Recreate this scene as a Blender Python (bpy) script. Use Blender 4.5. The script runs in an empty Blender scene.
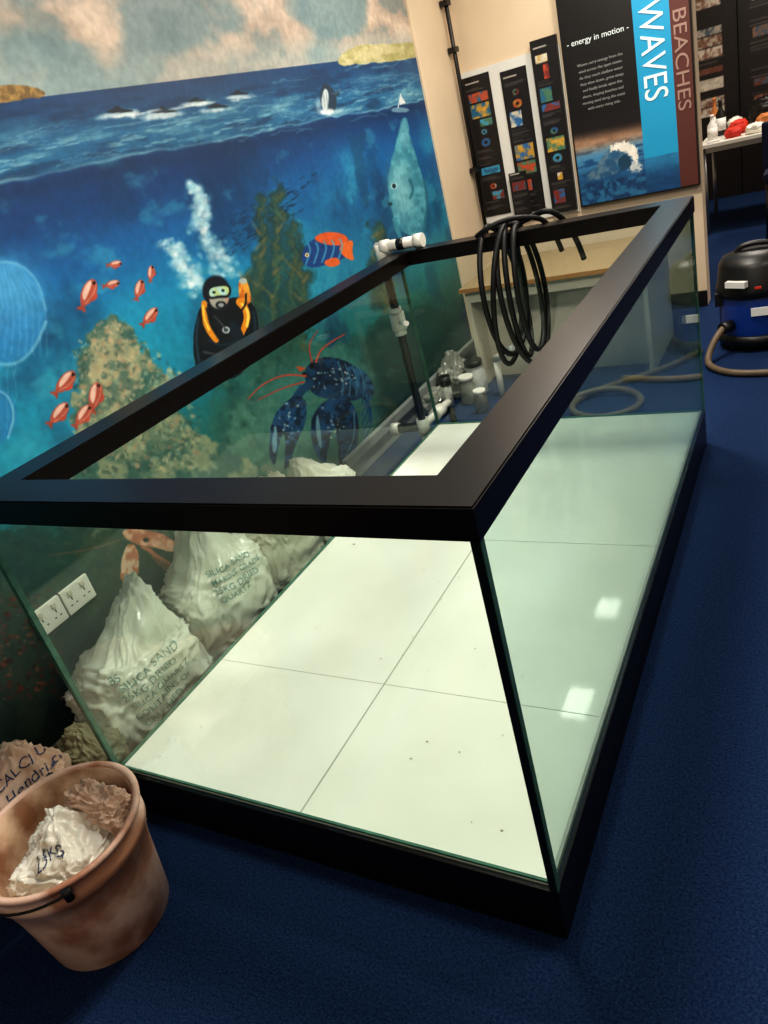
import bpy, bmesh, math, random
import numpy as np
from mathutils import Vector, Matrix, noise
from mathutils.bvhtree import BVHTree
random.seed(3); rng=np.random.RandomState(7)
SC=bpy.context.scene; COL=SC.collection
SC.view_settings.view_transform='Standard'
try: SC.view_settings.look='Medium High Contrast'
except Exception: pass
# ---------------------------------------------------------------- camera
CX,CY,CZ,F=0.42744,-0.84308,1.5,748.08
R=np.array([[0.863174,0.441882,-0.244275],[0.014504,-0.505303,-0.862820],[-0.504698,0.741221,-0.442574]])
cd=bpy.data.cameras.new("camera");cam=bpy.data.objects.new("camera",cd);COL.objects.link(cam)
cd.sensor_fit='VERTICAL';cd.sensor_height=36;cd.lens=F/1024*36;cd.clip_start=.02
cam.matrix_world=Matrix(((R[0,0],-R[1,0],-R[2,0],CX),(R[0,1],-R[1,1],-R[2,1],CY),(R[0,2],-R[1,2],-R[2,2],CZ),(0,0,0,1)))
SC.camera=cam
W,L,hb,ht,fh,fw=1.25,2.295,.153,1.009,.058,.098
XW=-1.62   # left (mural) wall plane
YB=4.35    # poster partition plane
CEIL=2.65
# ---------------------------------------------------------------- materials
def lin(c):
    return tuple((x/12.92 if x<=.04045 else ((x+.055)/1.055)**2.4) for x in c)
def hexc(h):
    return tuple(int(h[i:i+2],16)/255 for i in (0,2,4))
def mat(name,col,rough=.5,metal=0,var=0,scale=20,bump=0,bscale=60,coat=0,spec=.5,trans=0,col2=None,detail=4,lo=.3,hi=.7):
    m=bpy.data.materials.new(name);m.use_nodes=True;nt=m.node_tree;b=nt.nodes["Principled BSDF"]
    if isinstance(col,str):col=hexc(col)
    c=lin(col)
    b.inputs["Roughness"].default_value=rough;b.inputs["Metallic"].default_value=metal
    b.inputs["Specular IOR Level"].default_value=spec;b.inputs["Coat Weight"].default_value=coat
    b.inputs["Transmission Weight"].default_value=trans
    tc=nt.nodes.new("ShaderNodeTexCoord")
    n=nt.nodes.new("ShaderNodeTexNoise");n.inputs["Scale"].default_value=scale;n.inputs["Detail"].default_value=detail
    nt.links.new(tc.outputs["Object"],n.inputs["Vector"])
    r=nt.nodes.new("ShaderNodeValToRGB");r.color_ramp.elements[0].position=lo;r.color_ramp.elements[1].position=hi
    if col2 is not None:
        c2=lin(hexc(col2) if isinstance(col2,str) else col2)
        r.color_ramp.elements[0].color=(*c2,1);r.color_ramp.elements[1].color=(*c,1)
    else:
        r.color_ramp.elements[0].color=(*[x*(1-var) for x in c],1);r.color_ramp.elements[1].color=(*[min(1,x*(1+var)) for x in c],1)
    nt.links.new(n.outputs["Fac"],r.inputs["Fac"]);nt.links.new(r.outputs["Color"],b.inputs["Base Color"])
    if bump:
        n2=nt.nodes.new("ShaderNodeTexNoise");n2.inputs["Scale"].default_value=bscale;n2.inputs["Detail"].default_value=3
        nt.links.new(tc.outputs["Object"],n2.inputs["Vector"])
        bp=nt.nodes.new("ShaderNodeBump");bp.inputs["Strength"].default_value=bump;bp.inputs["Distance"].default_value=.01
        nt.links.new(n2.outputs["Fac"],bp.inputs["Height"]);nt.links.new(bp.outputs["Normal"],b.inputs["Normal"])
    return m
def glassmat(name,tint,f0=.04,maxr=.85,rough=.0):
    m=bpy.data.materials.new(name);m.use_nodes=True;nt=m.node_tree;nt.nodes.clear()
    out=nt.nodes.new("ShaderNodeOutputMaterial");mx=nt.nodes.new("ShaderNodeMixShader")
    t=nt.nodes.new("ShaderNodeBsdfTransparent");t.inputs[0].default_value=(*tint,1)
    g=nt.nodes.new("ShaderNodeBsdfGlossy");g.inputs["Roughness"].default_value=rough;g.inputs[0].default_value=(.95,1,.98,1)
    lw=nt.nodes.new("ShaderNodeLayerWeight");lw.inputs[0].default_value=.5
    pw=nt.nodes.new("ShaderNodeMath");pw.operation='POWER';pw.inputs[1].default_value=5
    ma=nt.nodes.new("ShaderNodeMath");ma.operation='MULTIPLY_ADD';ma.inputs[1].default_value=maxr;ma.inputs[2].default_value=f0
    nt.links.new(lw.outputs["Facing"],pw.inputs[0]);nt.links.new(pw.outputs[0],ma.inputs[0]);nt.links.new(ma.outputs[0],mx.inputs[0])
    nt.links.new(t.outputs[0],mx.inputs[1]);nt.links.new(g.outputs[0],mx.inputs[2]);nt.links.new(mx.outputs[0],out.inputs[0])
    return m
def paintmat(name,rough=.6,coat=0,bump=.1):
    m=bpy.data.materials.new(name);m.use_nodes=True;nt=m.node_tree;b=nt.nodes["Principled BSDF"]
    a=nt.nodes.new("ShaderNodeAttribute");a.attribute_name="paint"
    tc=nt.nodes.new("ShaderNodeTexCoord");n=nt.nodes.new("ShaderNodeTexNoise");n.inputs["Scale"].default_value=35;n.inputs["Detail"].default_value=6
    nt.links.new(tc.outputs["Object"],n.inputs["Vector"])
    mr=nt.nodes.new("ShaderNodeMapRange");mr.inputs["To Min"].default_value=.66;mr.inputs["To Max"].default_value=1.34
    nt.links.new(n.outputs["Fac"],mr.inputs["Value"])
    mx=nt.nodes.new("ShaderNodeMix");mx.data_type='RGBA';mx.blend_type='MULTIPLY';mx.inputs["Factor"].default_value=1
    nt.links.new(a.outputs["Color"],mx.inputs["A"]);nt.links.new(mr.outputs["Result"],mx.inputs["B"])
    nt.links.new(mx.outputs["Result"],b.inputs["Base Color"])
    b.inputs["Roughness"].default_value=rough;b.inputs["Coat Weight"].default_value=coat
    bp=nt.nodes.new("ShaderNodeBump");bp.inputs["Strength"].default_value=bump;bp.inputs["Distance"].default_value=.004
    nt.links.new(n.outputs["Fac"],bp.inputs["Height"]);nt.links.new(bp.outputs["Normal"],b.inputs["Normal"])
    return m
M={}
M['carpet']=mat("carpet_blue",'2b456f',.95,col2='11244a',scale=170,bump=.8,bscale=260,spec=.1,detail=3)
M['cream']=mat("cream_wall_paint",'dcc8ac',.7,var=.04,scale=4)
M['ceil']=mat("ceiling_paint",'c9c2b6',.8,var=.03)
M['dark']=mat("dark_wall_paint",'2b2320',.8,var=.2,scale=3)
M['black']=mat("black_powder_coat",'0d0807',.33,var=.25,scale=60,spec=.28)
M['blackp']=mat("black_plastic",'101010',.4,var=.2)
M['rubber']=mat("black_rubber",'0b0b0c',.55,var=.2,spec=.3)
M['sil']=mat("dark_silicone",'0b100e',.3,var=.2)
M['edge']=mat("green_glass_edge",'45705f',.2,var=.25,scale=30)
M['white']=mat("white_plastic",'e6e3da',.35,var=.03)
M['tfloor']=mat("white_tank_floor",'e8efe4',.05,col2='d8dfd2',scale=2.6,spec=.5,detail=9)
M['grey']=mat("grey_trunking",'8d9290',.5,var=.08)
M['seam']=mat("grey_seam",'a3aba1',.5,var=.1)
M['chip']=mat("chipboard",'a08c6c',.7,col2='7a6446',scale=120,bump=.2,bscale=150)
M['chipedge']=mat("chipboard_raw_edge",'b88a55',.8,col2='8a6035',scale=150,bump=.3,bscale=200)
M['lam']=mat("white_laminate",'cfc8b6',.4,var=.04,scale=3)
M['plasticbag']=mat("white_sack_plastic",'f4f1e6',.24,col2='dfdbcc',scale=7,bump=.6,bscale=24,coat=.4)
M['weave']=mat("woven_sack",'e6e2d0',.5,col2='d0cbb6',scale=9,bump=.5,bscale=140)
M['oldsack']=mat("dusty_sack",'8f8c70',.7,col2='6a684f',scale=9,bump=.5,bscale=100)
M['paper']=mat("paper_sack",'ecd0bd',.7,col2='caa68e',scale=6,bump=.4,bscale=30)
M['clearbag']=mat("clear_poly_bag",'a3a49b',.2,col2='5f605a',scale=9,bump=.5,bscale=30,coat=.5)
M['ink']=mat("blue_print_ink",'2b3a63',.5,var=.1)
M['ink2']=mat("green_print_ink",'56837c',.5,col2='8fb0a6',scale=40)
M['bucket']=mat("dirty_pink_bucket",'f0ccba',.42,col2='b27f66',scale=6,bump=.12,bscale=30,detail=12,lo=.40,hi=.54)
M['bucketin']=mat("bucket_inner_dirt",'e0bfa2',.6,col2='96694a',scale=9,detail=12,lo=.38,hi=.58)
M['vblue']=mat("vacuum_blue",'0f3480',.3,var=.1,coat=.3)
M['hose']=mat("beige_vacuum_hose",'6b5b47',.5,var=.12)
M['label']=mat("white_label",'dfe0dc',.5,var=.02)
M['brown']=mat("banner_brown_red",'5a2c25',.5,var=.05,scale=3)
M['cyan']=mat("banner_cyan",'1f9ccb',.45,var=.04,scale=3)
M['pblack']=mat("panel_black",'14100f',.4,var=.15,scale=5)
M['txtw']=mat("text_white",'e9f4f6',.5,var=.01)
M['txtg']=mat("text_grey",'a38378',.5,var=.02)
M['txtd']=mat("text_dim",'9a9a98',.5,var=.02)
M['steel']=mat("grey_steel",'9b9c9c',.3,metal=.8,var=.05)
M['glassf']=glassmat("front_glass",(.95,.982,.965),f0=.045)
M['glassr']=glassmat("side_glass",(.84,.93,.90),f0=.045)
M['glassb']=glassmat("back_glass",(.94,.98,.962),f0=.03)
M['red']=mat("red_cloth",'c22f20',.7,var=.2)
M['orange']=mat("orange_card",'b8703a',.6,var=.1)
M['chair']=mat("navy_chair_fabric",'141c3a',.85,var=.2,scale=60)
# ---------------------------------------------------------------- geometry helpers
def link(o,parent=None):
    COL.objects.link(o)
    if parent is not None:o.parent=parent
    return o
def empty(n,loc=(0,0,0)):
    e=bpy.data.objects.new(n,None);e.empty_display_size=.1;COL.objects.link(e);return e
def meshobj(n,vs,fs,m,parent=None,smooth=False):
    me=bpy.data.meshes.new(n);me.from_pydata([tuple(v) for v in vs],[],fs)
    if m:me.materials.append(m)
    if smooth:
        for p in me.polygons:p.use_smooth=True
    o=bpy.data.objects.new(n,me);link(o,parent);return o
def box(n,x,y,z,m,parent=None,bev=0,rot=None):
    vs=[(a,b,c) for c in z for b in y for a in x]
    bm=bmesh.new();V=[bm.verts.new(v) for v in vs]
    for f in [(0,2,3,1),(4,5,7,6),(0,1,5,4),(1,3,7,5),(3,2,6,7),(2,0,4,6)]:bm.faces.new([V[i] for i in f])
    if bev:bmesh.ops.bevel(bm,geom=bm.edges[:],offset=bev,segments=2,affect='EDGES',profile=.6)
    if rot:
        c=Vector(((x[0]+x[1])/2,(y[0]+y[1])/2,(z[0]+z[1])/2));
        bmesh.ops.rotate(bm,verts=bm.verts,cent=c,matrix=Matrix.Rotation(rot,3,'Z'))
    me=bpy.data.meshes.new(n);bm.to_mesh(me);bm.free();me.materials.append(m)
    o=bpy.data.objects.new(n,me);link(o,parent);return o
def cyl(n,a,b,r,m,parent=None,seg=24,r2=None):
    a=Vector(a);b=Vector(b);d=(b-a);q=d.to_track_quat('Z','Y').to_matrix();r2=r if r2 is None else r2
    vs=[];fs=[]
    for k,(p,rr) in enumerate(((a,r),(b,r2))):
        for i in range(seg):
            t=2*math.pi*i/seg;vs.append(p+q@Vector((rr*math.cos(t),rr*math.sin(t),0)))
    for i in range(seg):
        j=(i+1)%seg;fs.append((i,j,seg+j,seg+i))
    fs.append(tuple(range(seg-1,-1,-1)));fs.append(tuple(range(seg,2*seg)))
    o=meshobj(n,vs,fs,m,parent)
    for p in o.data.polygons:
        if len(p.vertices)==4:p.use_smooth=True
    return o
def lathe(n,prof,c,m,parent=None,seg=48,wob=0):
    vs=[];fs=[]
    for (r,z) in prof:
        for i in range(seg):
            t=2*math.pi*i/seg;rr=r*(1+wob*math.sin(2*t+1))
            vs.append(Vector(c)+Vector((rr*math.cos(t),rr*math.sin(t),z)))
    for k in range(len(prof)-1):
        for i in range(seg):
            j=(i+1)%seg;fs.append((k*seg+i,k*seg+j,(k+1)*seg+j,(k+1)*seg+i))
    fs.append(tuple(range(seg-1,-1,-1)));e=(len(prof)-1)*seg;fs.append(tuple(range(e,e+seg)))
    return meshobj(n,vs,fs,m,parent,True)
def tube(n,pts,r,m,parent=None,kind='NURBS',cyclic=False):
    cu=bpy.data.curves.new(n,'CURVE');cu.dimensions='3D';cu.bevel_depth=r;cu.bevel_resolution=5;cu.use_fill_caps=True
    s=cu.splines.new(kind);s.points.add(len(pts)-1)
    for i,q in enumerate(pts):s.points[i].co=(*q,1)
    if kind=='NURBS':s.order_u=4;s.use_endpoint_u=True;s.resolution_u=8
    s.use_cyclic_u=cyclic
    cu.materials.append(m);o=bpy.data.objects.new(n,cu);link(o,parent);return o
def text(n,body,size,O,right,up,m,parent,ext=.0015,align='LEFT',sp=1.0,xs=1.0):
    cu=bpy.data.curves.new(n,'FONT');cu.body=body;cu.size=size;cu.extrude=ext;cu.align_x=align;cu.space_character=sp
    cu.materials.append(m);o=bpy.data.objects.new(n,cu);link(o,parent)
    r=Vector(right).normalized()*xs;u=Vector(up).normalized();w=r.normalized().cross(u)
    o.matrix_world=Matrix(((r.x,u.x,w.x,O[0]),(r.y,u.y,w.y,O[1]),(r.z,u.z,w.z,O[2]),(0,0,0,1)));return o
# ---------------------------------------------------------------- numpy noise + painting
LAT=rng.rand(256,256)
def vn(x,y,s,seed=0):
    x=np.asarray(x)*s+seed*17.3+1000;y=np.asarray(y)*s+seed*9.7+1000
    xi=np.floor(x).astype(int);yi=np.floor(y).astype(int);fx=x-xi;fy=y-yi
    fx=fx*fx*(3-2*fx);fy=fy*fy*(3-2*fy)
    a=LAT[xi%256,yi%256];b=LAT[(xi+1)%256,yi%256];c=LAT[xi%256,(yi+1)%256];d=LAT[(xi+1)%256,(yi+1)%256]
    return (a*(1-fx)+b*fx)*(1-fy)+(c*(1-fx)+d*fx)*fy
def fbm(x,y,s,seed=0,o=5):
    t=0;a=.5;n=0
    for i in range(o):
        t=t+a*vn(x,y,s,seed+i*3);n+=a;a*=.5;s*=2.03
    return t/n
def sm(a,b,x):
    t=np.clip((x-a)/(b-a),0,1);return t*t*(3-2*t)
def mixc(A,B,t):
    t=np.asarray(t)[...,None];return A*(1-t)+np.asarray(B)*t
class Canvas:
    def __init__(s,U,V,C):
        s.U=U;s.V=V;s.C=C
    def _box(s,x0,x1,y0,y1):
        m=(s.U>=x0)&(s.U<=x1)&(s.V>=y0)&(s.V<=y1);return np.nonzero(m)
    def _mix(s,ix,a,col,mott=None):
        col=np.array(hexc(col) if isinstance(col,str) else col,float)
        if mott is not None:
            c2,sc=mott;c2=np.array(hexc(c2));nz=sm(.35,.65,fbm(s.U[ix],s.V[ix],sc,5,4))[:,None];col=col*(1-nz)+c2*nz
        s.C[ix]=s.C[ix]*(1-a[:,None])+col*a[:,None]
    def ell(s,cx,cy,rx,ry,col,ang=0,a=1,soft=.12,mott=None,rag=0):
        r=max(rx,ry)*1.5+3;ix=s._box(cx-r,cx+r,cy-r,cy+r)
        if len(ix[0])==0:return
        t=math.radians(ang);dx=s.U[ix]-cx;dy=s.V[ix]-cy
        x=(dx*math.cos(t)+dy*math.sin(t))/rx;y=(-dx*math.sin(t)+dy*math.cos(t))/ry
        d=np.sqrt(x*x+y*y)
        if rag:d=d+rag*(fbm(s.U[ix],s.V[ix],.09,3,4)-.5)*2
        s._mix(ix,a*(1-sm(1-soft,1+soft,d)),col,mott)
    def poly(s,pts,col,a=1,smooth=1,rag=0,mott=None,soft=0):
        P=np.array(pts,float)
        if smooth:
            for _ in range(2):
                Q=np.roll(P,-1,0);P=np.stack([.75*P+.25*Q,.25*P+.75*Q],1).reshape(-1,2)
        e=rag+soft+2;ix=s._box(P[:,0].min()-e,P[:,0].max()+e,P[:,1].min()-e,P[:,1].max()+e)
        if len(ix[0])==0:return
        x=s.U[ix].copy();y=s.V[ix].copy();x0=x.copy();y0=y.copy()
        if rag:
            x=x+rag*2*(fbm(x0,y0,.12,1,4)-.5);y=y+rag*2*(fbm(x0,y0,.12,8,4)-.5)
        ins=np.zeros(x.shape,bool);dm=np.full(x.shape,1e9)
        n=len(P)
        for i in range(n):
            ax,ay=P[i];bx,by=P[(i+1)%n]
            c=((ay>y)!=(by>y))
            if by!=ay: ins^=c&(x<(bx-ax)*(y-ay)/(by-ay)+ax)
            ux,uy=bx-ax,by-ay;q=ux*ux+uy*uy+1e-9
            t=np.clip(((x-ax)*ux+(y-ay)*uy)/q,0,1);dm=np.minimum(dm,np.hypot(x-ax-t*ux,y-ay-t*uy))
        sd=np.where(ins,dm,-dm);w=max(soft,.6)
        s._mix(ix,a*sm(-w,w,sd),col,mott)
    def stroke(s,pts,w,col,a=1,w2=None,soft=.5,rag=0):
        P=np.array(pts,float)
        if len(P)>2:
            for _ in range(2):
                Q=np.empty((2*(len(P)-1),2));Q[0::2]=.75*P[:-1]+.25*P[1:];Q[1::2]=.25*P[:-1]+.75*P[1:]
                P=np.vstack([P[:1],Q,P[-1:]])
        w2=w if w2 is None else w2;e=max(w,w2)+3+rag
        ix=s._box(P[:,0].min()-e,P[:,0].max()+e,P[:,1].min()-e,P[:,1].max()+e)
        if len(ix[0])==0:return
        x=s.U[ix];y=s.V[ix]
        if rag:
            x0,y0=x,y;x=x0+rag*2*(fbm(x0,y0,.1,2,3)-.5);y=y0+rag*2*(fbm(x0,y0,.1,6,3)-.5)
        best=np.full(x.shape,-1e9);n=len(P)-1
        for i in range(n):
            ax,ay=P[i];ux,uy=P[i+1]-P[i];q=ux*ux+uy*uy+1e-9
            t=np.clip(((x-ax)*ux+(y-ay)*uy)/q,0,1);d=np.hypot(x-ax-t*ux,y-ay-t*uy)
            ww=(w+(w2-w)*(i+t)/n)/2;best=np.maximum(best,ww-d)
        s._mix(ix,a*sm(-soft,soft,best),col)
def painted_grid(name,O,eu,ev,w,h,step,fn,m,parent=None):
    nx=max(2,int(w/step)+1);ny=max(2,int(h/step)+1)
    S,T=np.meshgrid(np.linspace(0,w,nx),np.linspace(0,h,ny),indexing='xy')
    C=np.clip(fn(S,T),0,1)
    Cl=np.where(C<=.04045,C/12.92,((C+.055)/1.055)**2.4)
    co=np.array(O)+S[...,None]*np.array(eu)+T[...,None]*np.array(ev)
    me=bpy.data.meshes.new(name);nv=nx*ny;nf=(nx-1)*(ny-1)
    me.vertices.add(nv);me.vertices.foreach_set("co",co.reshape(-1).astype(np.float32))
    idx=np.arange(nv).reshape(ny,nx);q=np.stack([idx[:-1,:-1],idx[:-1,1:],idx[1:,1:],idx[1:,:-1]],-1).reshape(-1)
    me.loops.add(nf*4);me.loops.foreach_set("vertex_index",q.astype(np.int32))
    me.polygons.add(nf);me.polygons.foreach_set("loop_start",np.arange(0,nf*4,4,dtype=np.int32))
    me.update(calc_edges=True)
    at=me.color_attributes.new("paint",'FLOAT_COLOR','POINT')
    rgba=np.ones((nv,4),np.float32);rgba[:,:3]=Cl.reshape(-1,3);at.data.foreach_set("color",rgba.reshape(-1))
    me.materials.append(m);o=bpy.data.objects.new(name,me);link(o,parent);return o
# ---------------------------------------------------------------- room shell
XP=-.225
box("floor",(XW-.15,3.6),(-3,8.4),(-.1,0),M['carpet'])
box("ceiling",(XW-.15,3.6),(-3,8.4),(CEIL,CEIL+.1),M['ceil'])
box("wall_right",(3.5,3.6),(-3,8.4),(0,CEIL),M['cream'])
box("wall_front",(XW,3.5),(-3,-2.9),(0,CEIL),M['cream'])
box("wall_far",(XW,3.5),(8.3,8.4),(0,CEIL),M['dark'])
box("wall_partition",(XW,XP),(YB,YB+.14),(0,CEIL),M['cream'])
YM=3.74
box("wall_left",(XW-.15,XW-.004),(-3,8.4),(0,CEIL),M['cream'])
box("trim_1",(XW-.004,XW+.014),(YM,YM+.03),(0,CEIL),M['cream'],bev=.003)
# ---------------------------------------------------------------- mural
Y0m=-1.1
def sea_mural(S,T):
    Yw=Y0m+S;Zw=T
    rx=XW-CX;ry=Yw-CY;rz=Zw-CZ    # rectification: wall metres -> reference sheet units of the artwork
    a=R[0,0]*rx+R[0,1]*ry+R[0,2]*rz;b=R[1,0]*rx+R[1,1]*ry+R[1,2]*rz;c=R[2,0]*rx+R[2,1]*ry+R[2,2]*rz
    c=np.maximum(c,.05);U=384+F*a/c;V=512+F*b/c
    H=lambda h:np.array(hexc(h))
    # sky
    n1=fbm(Yw+2.2,Zw*2.0,1.5,1,7);n2=fbm(Yw+4,Zw*1.8,3.6,2,6)
    C=np.ones(S.shape+(3,))*H('788c8e')
    C=mixc(C,H('867268'),sm(1.3,.5,Yw)*sm(2.0,2.2,Zw)*.8)
    C=mixc(C,H('b8a290'),sm(.42,.56,n1)*.9)
    C=mixc(C,H('d6c2ae'),sm(.50,.64,n2)*sm(.43,.58,n1)*.8)
    C=mixc(C,H('5c777d'),sm(.50,.34,n2)*.55)
    C=mixc(C,H('9caeac'),sm(1.98,1.86,Zw)*.5)
    hz=1.835+.0*Yw
    wl=1.625-.035*sm(1,3.5,Yw)+.03*(fbm(Yw,Yw*0,2.5,4,3)-.5)+.012*(vn(Yw,Yw*0,14,4)-.5)
    tt=np.clip((hz-Zw)/(hz-wl),0,1)
    surf=mixc(np.ones(S.shape+(3,))*H('0e3c68'),H('1d5f88'),sm(0,.8,tt))
    wv=fbm(Yw,Zw*8,4,9,6);wv2=fbm(Yw,Zw*10,11,12,5)
    surf=mixc(surf,H('74a9b8'),sm(.52,.72,wv)*.5*sm(.1,.7,tt));surf=mixc(surf,H('a2c8ce'),sm(.56,.75,wv2)*.5*sm(.15,.8,tt))
    surf=mixc(surf,H('0a2d52'),sm(.48,.3,wv)*.6)
    D=np.ones(S.shape+(3,))*H('0a3a6e')
    D=mixc(D,H('115f9c'),sm(1.55,1.35,Zw));D=mixc(D,H('178eb8'),sm(1.4,1.1,Zw)*sm(3.0,.9,Yw))
    D=mixc(D,H('0f5280'),sm(1.5,1.2,Zw)*sm(1.5,2.6,Yw)*.7)
    D=mixc(D,H('18839e'),sm(1.25,.9,Zw)*.8)
    D=mixc(D,H('217475'),sm(.95,.65,Zw));D=mixc(D,H('26584e'),sm(.7,.45,Zw));D=mixc(D,H('1c332d'),sm(.5,.15,Zw))
    D=mixc(D,H('0a2f56'),sm(.5,.32,fbm(Yw,Zw,2.2,21,6))*.5);D=mixc(D,H('30abc4'),sm(.52,.75,fbm(Yw,Zw*1.5,1.7,25,6))*.4*sm(.6,1.0,Zw)*sm(1.6,1.3,Zw))
    D=mixc(D,H('0c355a'),sm(.52,.7,fbm(Yw+7,Zw,5,31,5))*.35)
    D=mixc(D,H('4fb4c4'),sm(.6,.78,fbm(Yw+3,Zw*2,7,37,5))*.3*sm(.7,1.0,Zw))
    C=np.where((Zw<hz)[...,None],surf,C)
    C=np.where((Zw<wl)[...,None],D,C)
    C=mixc(C,H('9ccbd6'),np.exp(-((Zw-wl)/.005)**2)*(.25+.5*vn(Yw,Zw,9,3)))
    C=mixc(C,H('072a50'),np.exp(-((Zw-wl+.03)/.03)**2)*.5)
    K=Canvas(U,V,C)
    # cliffs
    K.poly([(-20,88),(20,84),(38,88),(50,95),(30,99),(-20,105)],'9a7b45',rag=2,mott=('6d5630',.2))
    K.poly([(335,66),(345,50),(365,44),(392,43),(420,42),(420,60),(360,64)],'a29d66',rag=2,mott=('bfb88c',.15))
    K.poly([(350,52),(370,46),(400,46),(405,52),(370,56)],'c4ba90',a=.5,rag=2)
    # dolphins and splashes
    for x,y,s in [(118,112,1.2),(163,112,1.1),(196,101,.8),(216,107,.9),(238,94,.8)]:
        K.ell(x,y+3,17*s,3.0*s,'d9e4e4',ang=-6,a=.8,rag=.7,soft=.5)
        K.poly([(x-13*s,y+1),(x-6*s,y-2*s),(x,y-6*s),(x+2*s,y-3*s),(x+12*s,y-2*s),(x+14*s,y),(x,y+1)],'10202e')
    for k in range(8):K.ell(120+k*18+random.gauss(0,4),116-k*2.6,8,1.4,'e6eeee',ang=-8,a=.6,rag=.8,soft=.6)
    # breaching whale: dark back, pale throat, spray at the base
    K.poly([(319,96),(321,86),(327,82),(333,88),(337,100),(336,112),(322,112)],'1c3346',rag=1)
    K.poly([(321,97),(324,88),(328,90),(329,101),(327,111),(322,110)],'b9c6c8',rag=1,soft=1);K.stroke([(323,92),(325,108)],.8,'6b7f88',a=.7);K.stroke([(326,92),(328,108)],.8,'6b7f88',a=.7)
    K.poly([(333,94),(340,90),(339,97)],'1c3346');K.ell(328,112,13,3.2,'dfe9e9',rag=.9,soft=.6,a=.9);K.ell(318,106,3,6,'b8c8cc',rag=.9,soft=.7,a=.6)
    K.stroke([(401,94),(398,108)],1,'cfd8da');K.poly([(400,94),(406,103),(400,105)],'cdd5d4',smooth=0)
    K.ell(400,110,10,2.5,'9fc2cc',a=.6,rag=.4)
    for i in range(40):
        x=random.uniform(0,400);y=190-x*.18-random.uniform(3,60);l=random.uniform(15,50)
        K.stroke([(x,y),(x+l*.5,y-l*.1-2),(x+l,y-l*.16)],1.3,'a9ccd2',a=.3,w2=.3,soft=.9,rag=4)
    K.poly([(345,128),(352,150),(355,175),(362,205),(369,212),(368,180),(362,150),(366,128),(357,138)],'0f4468',a=.6,rag=1,soft=2)
    # sunfish
    K.poly([(404,112),(397,140),(389,168),(387,195),(395,222),(408,237),(424,232),(428,205),(424,178),(414,152),(409,130)],'549fb0',rag=1.5,mott=('357f94',.15),soft=1.2)
    K.poly([(403,112),(398,140),(406,150),(411,140)],'74aeba',a=.5,soft=2);K.ell(401,190,11,26,'93c4c9',ang=-6,a=.5,soft=.8)
    K.ell(394,186,3.4,3.4,'a9cfd2',a=.7);K.ell(394,186,2,2.4,'0f2c38');K.ell(390,204,2.6,2,'1b4753');K.stroke([(410,180),(414,190),(410,198)],3.5,'2a6d82',w2=2,soft=1)
    K.stroke([(424,180),(428,205),(424,230)],3,'23687f',a=.8,rag=1);K.stroke([(395,220),(400,238),(408,250)],6,'3f8a9c',w2=1,a=.8)
    for k in range(9):K.stroke([(408+k*1.6,222-k*2),(412+k*1.6,232-k*2.4)],.9,'2b7488',a=.6)
    for i in range(110):
        t=random.random();x=222+t*80+random.gauss(0,7);y=250-t*60+random.gauss(0,9)
        K.stroke([(x,y),(x+5,y-2.8)],2,'0a2f50',a=.7,w2=.5)
    # kelp
    for x0,y0,x1,y1,w in [(262,196,252,360,16),(277,190,270,372,20),(292,225,290,362,17),(300,250,303,352,13),(246,270,246,356,10),(375,222,380,300,11),(385,245,388,310,9)]:
        K.stroke([(x0,y0),((x0+x1)/2+5,(y0+y1)/2-20),((x0+x1)/2-5,(y0+y1)/2+20),(x1,y1)],w*.5,'1c403d',a=.85,w2=w*1.8,rag=10,soft=4)
        K.stroke([(x0+2,y0+5),((x0+x1)/2+3,(y0+y1)/2),(x1+2,y1)],2.5,'6d6a3f',a=.5,w2=8,rag=10,soft=3)
        for k in range(22):
            t=k/22;xx=x0+(x1-x0)*t;yy=y0+(y1-y0)*t;sd=random.choice([-1,1])
            K.stroke([(xx+random.gauss(0,2),yy+8),(xx+sd*(3+w*.35),yy+random.uniform(-5,3))],3.4,random.choice(['27524a','575c36','1b3c3a','3c6a55','846f44']),a=.55,w2=.8,soft=1.6)
    # background reef
    K.poly([(225,350),(250,335),(290,340),(320,350),(370,330),(400,300),(430,290),(470,330),(470,520),(200,540),(215,400)],'2a5c53',a=.75,rag=12,mott=('3c7567',.05),soft=8)
    K.poly([(360,330),(400,310),(440,300),(475,340),(470,440),(400,450),(370,400)],'143634',a=.65,rag=10,soft=8)
    K.poly([(225,400),(262,390),(300,410),(312,440),(300,470),(230,470)],'6b927f',a=.55,rag=8,soft=8,mott=('3b6158',.06))
    for i in range(260):
        x=random.uniform(225,470);y=random.uniform(330,470);K.ell(x,y,random.uniform(1.5,6),random.uniform(1,3),random.choice(['1b423d','4a7a68','7a8f74','143230']),ang=random.uniform(-60,60),a=.3,soft=.8,rag=.6)
    # reef rock
    K.poly([(70,480),(70,420),(78,372),(90,335),(112,312),(128,325),(150,355),(172,385),(182,420),(205,440),(240,450),(262,470),(262,520),(60,560)],'8b967a',rag=9,mott=('3f665d',.07),soft=3)
    K.poly([(82,370),(98,330),(114,315),(126,335),(140,365),(150,400),(120,410),(90,400)],'b5a884',a=.65,rag=12,mott=('4d6a5d',.1),soft=4)
    K.poly([(100,420),(130,400),(170,410),(178,440),(140,465),(100,460)],'a8a683',a=.5,rag=12,soft=5,mott=('5a7565',.09))
    for i in range(760):
        x=random.uniform(74,200);y=random.uniform(318,475)
        if (y-312)<abs(x-112)*.9:continue
        K.ell(x,y,random.uniform(1,4),random.uniform(.8,2.5),random.choice(['cdbf98','34524a','b98f70','5f7d6e','253f3b','9fb39a']),ang=random.uniform(0,180),a=.45,soft=.5,rag=.5)
    K.poly([(262,462),(300,455),(345,458),(345,480),(262,480)],'8f8a70',a=.6,rag=5,soft=4)
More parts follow.
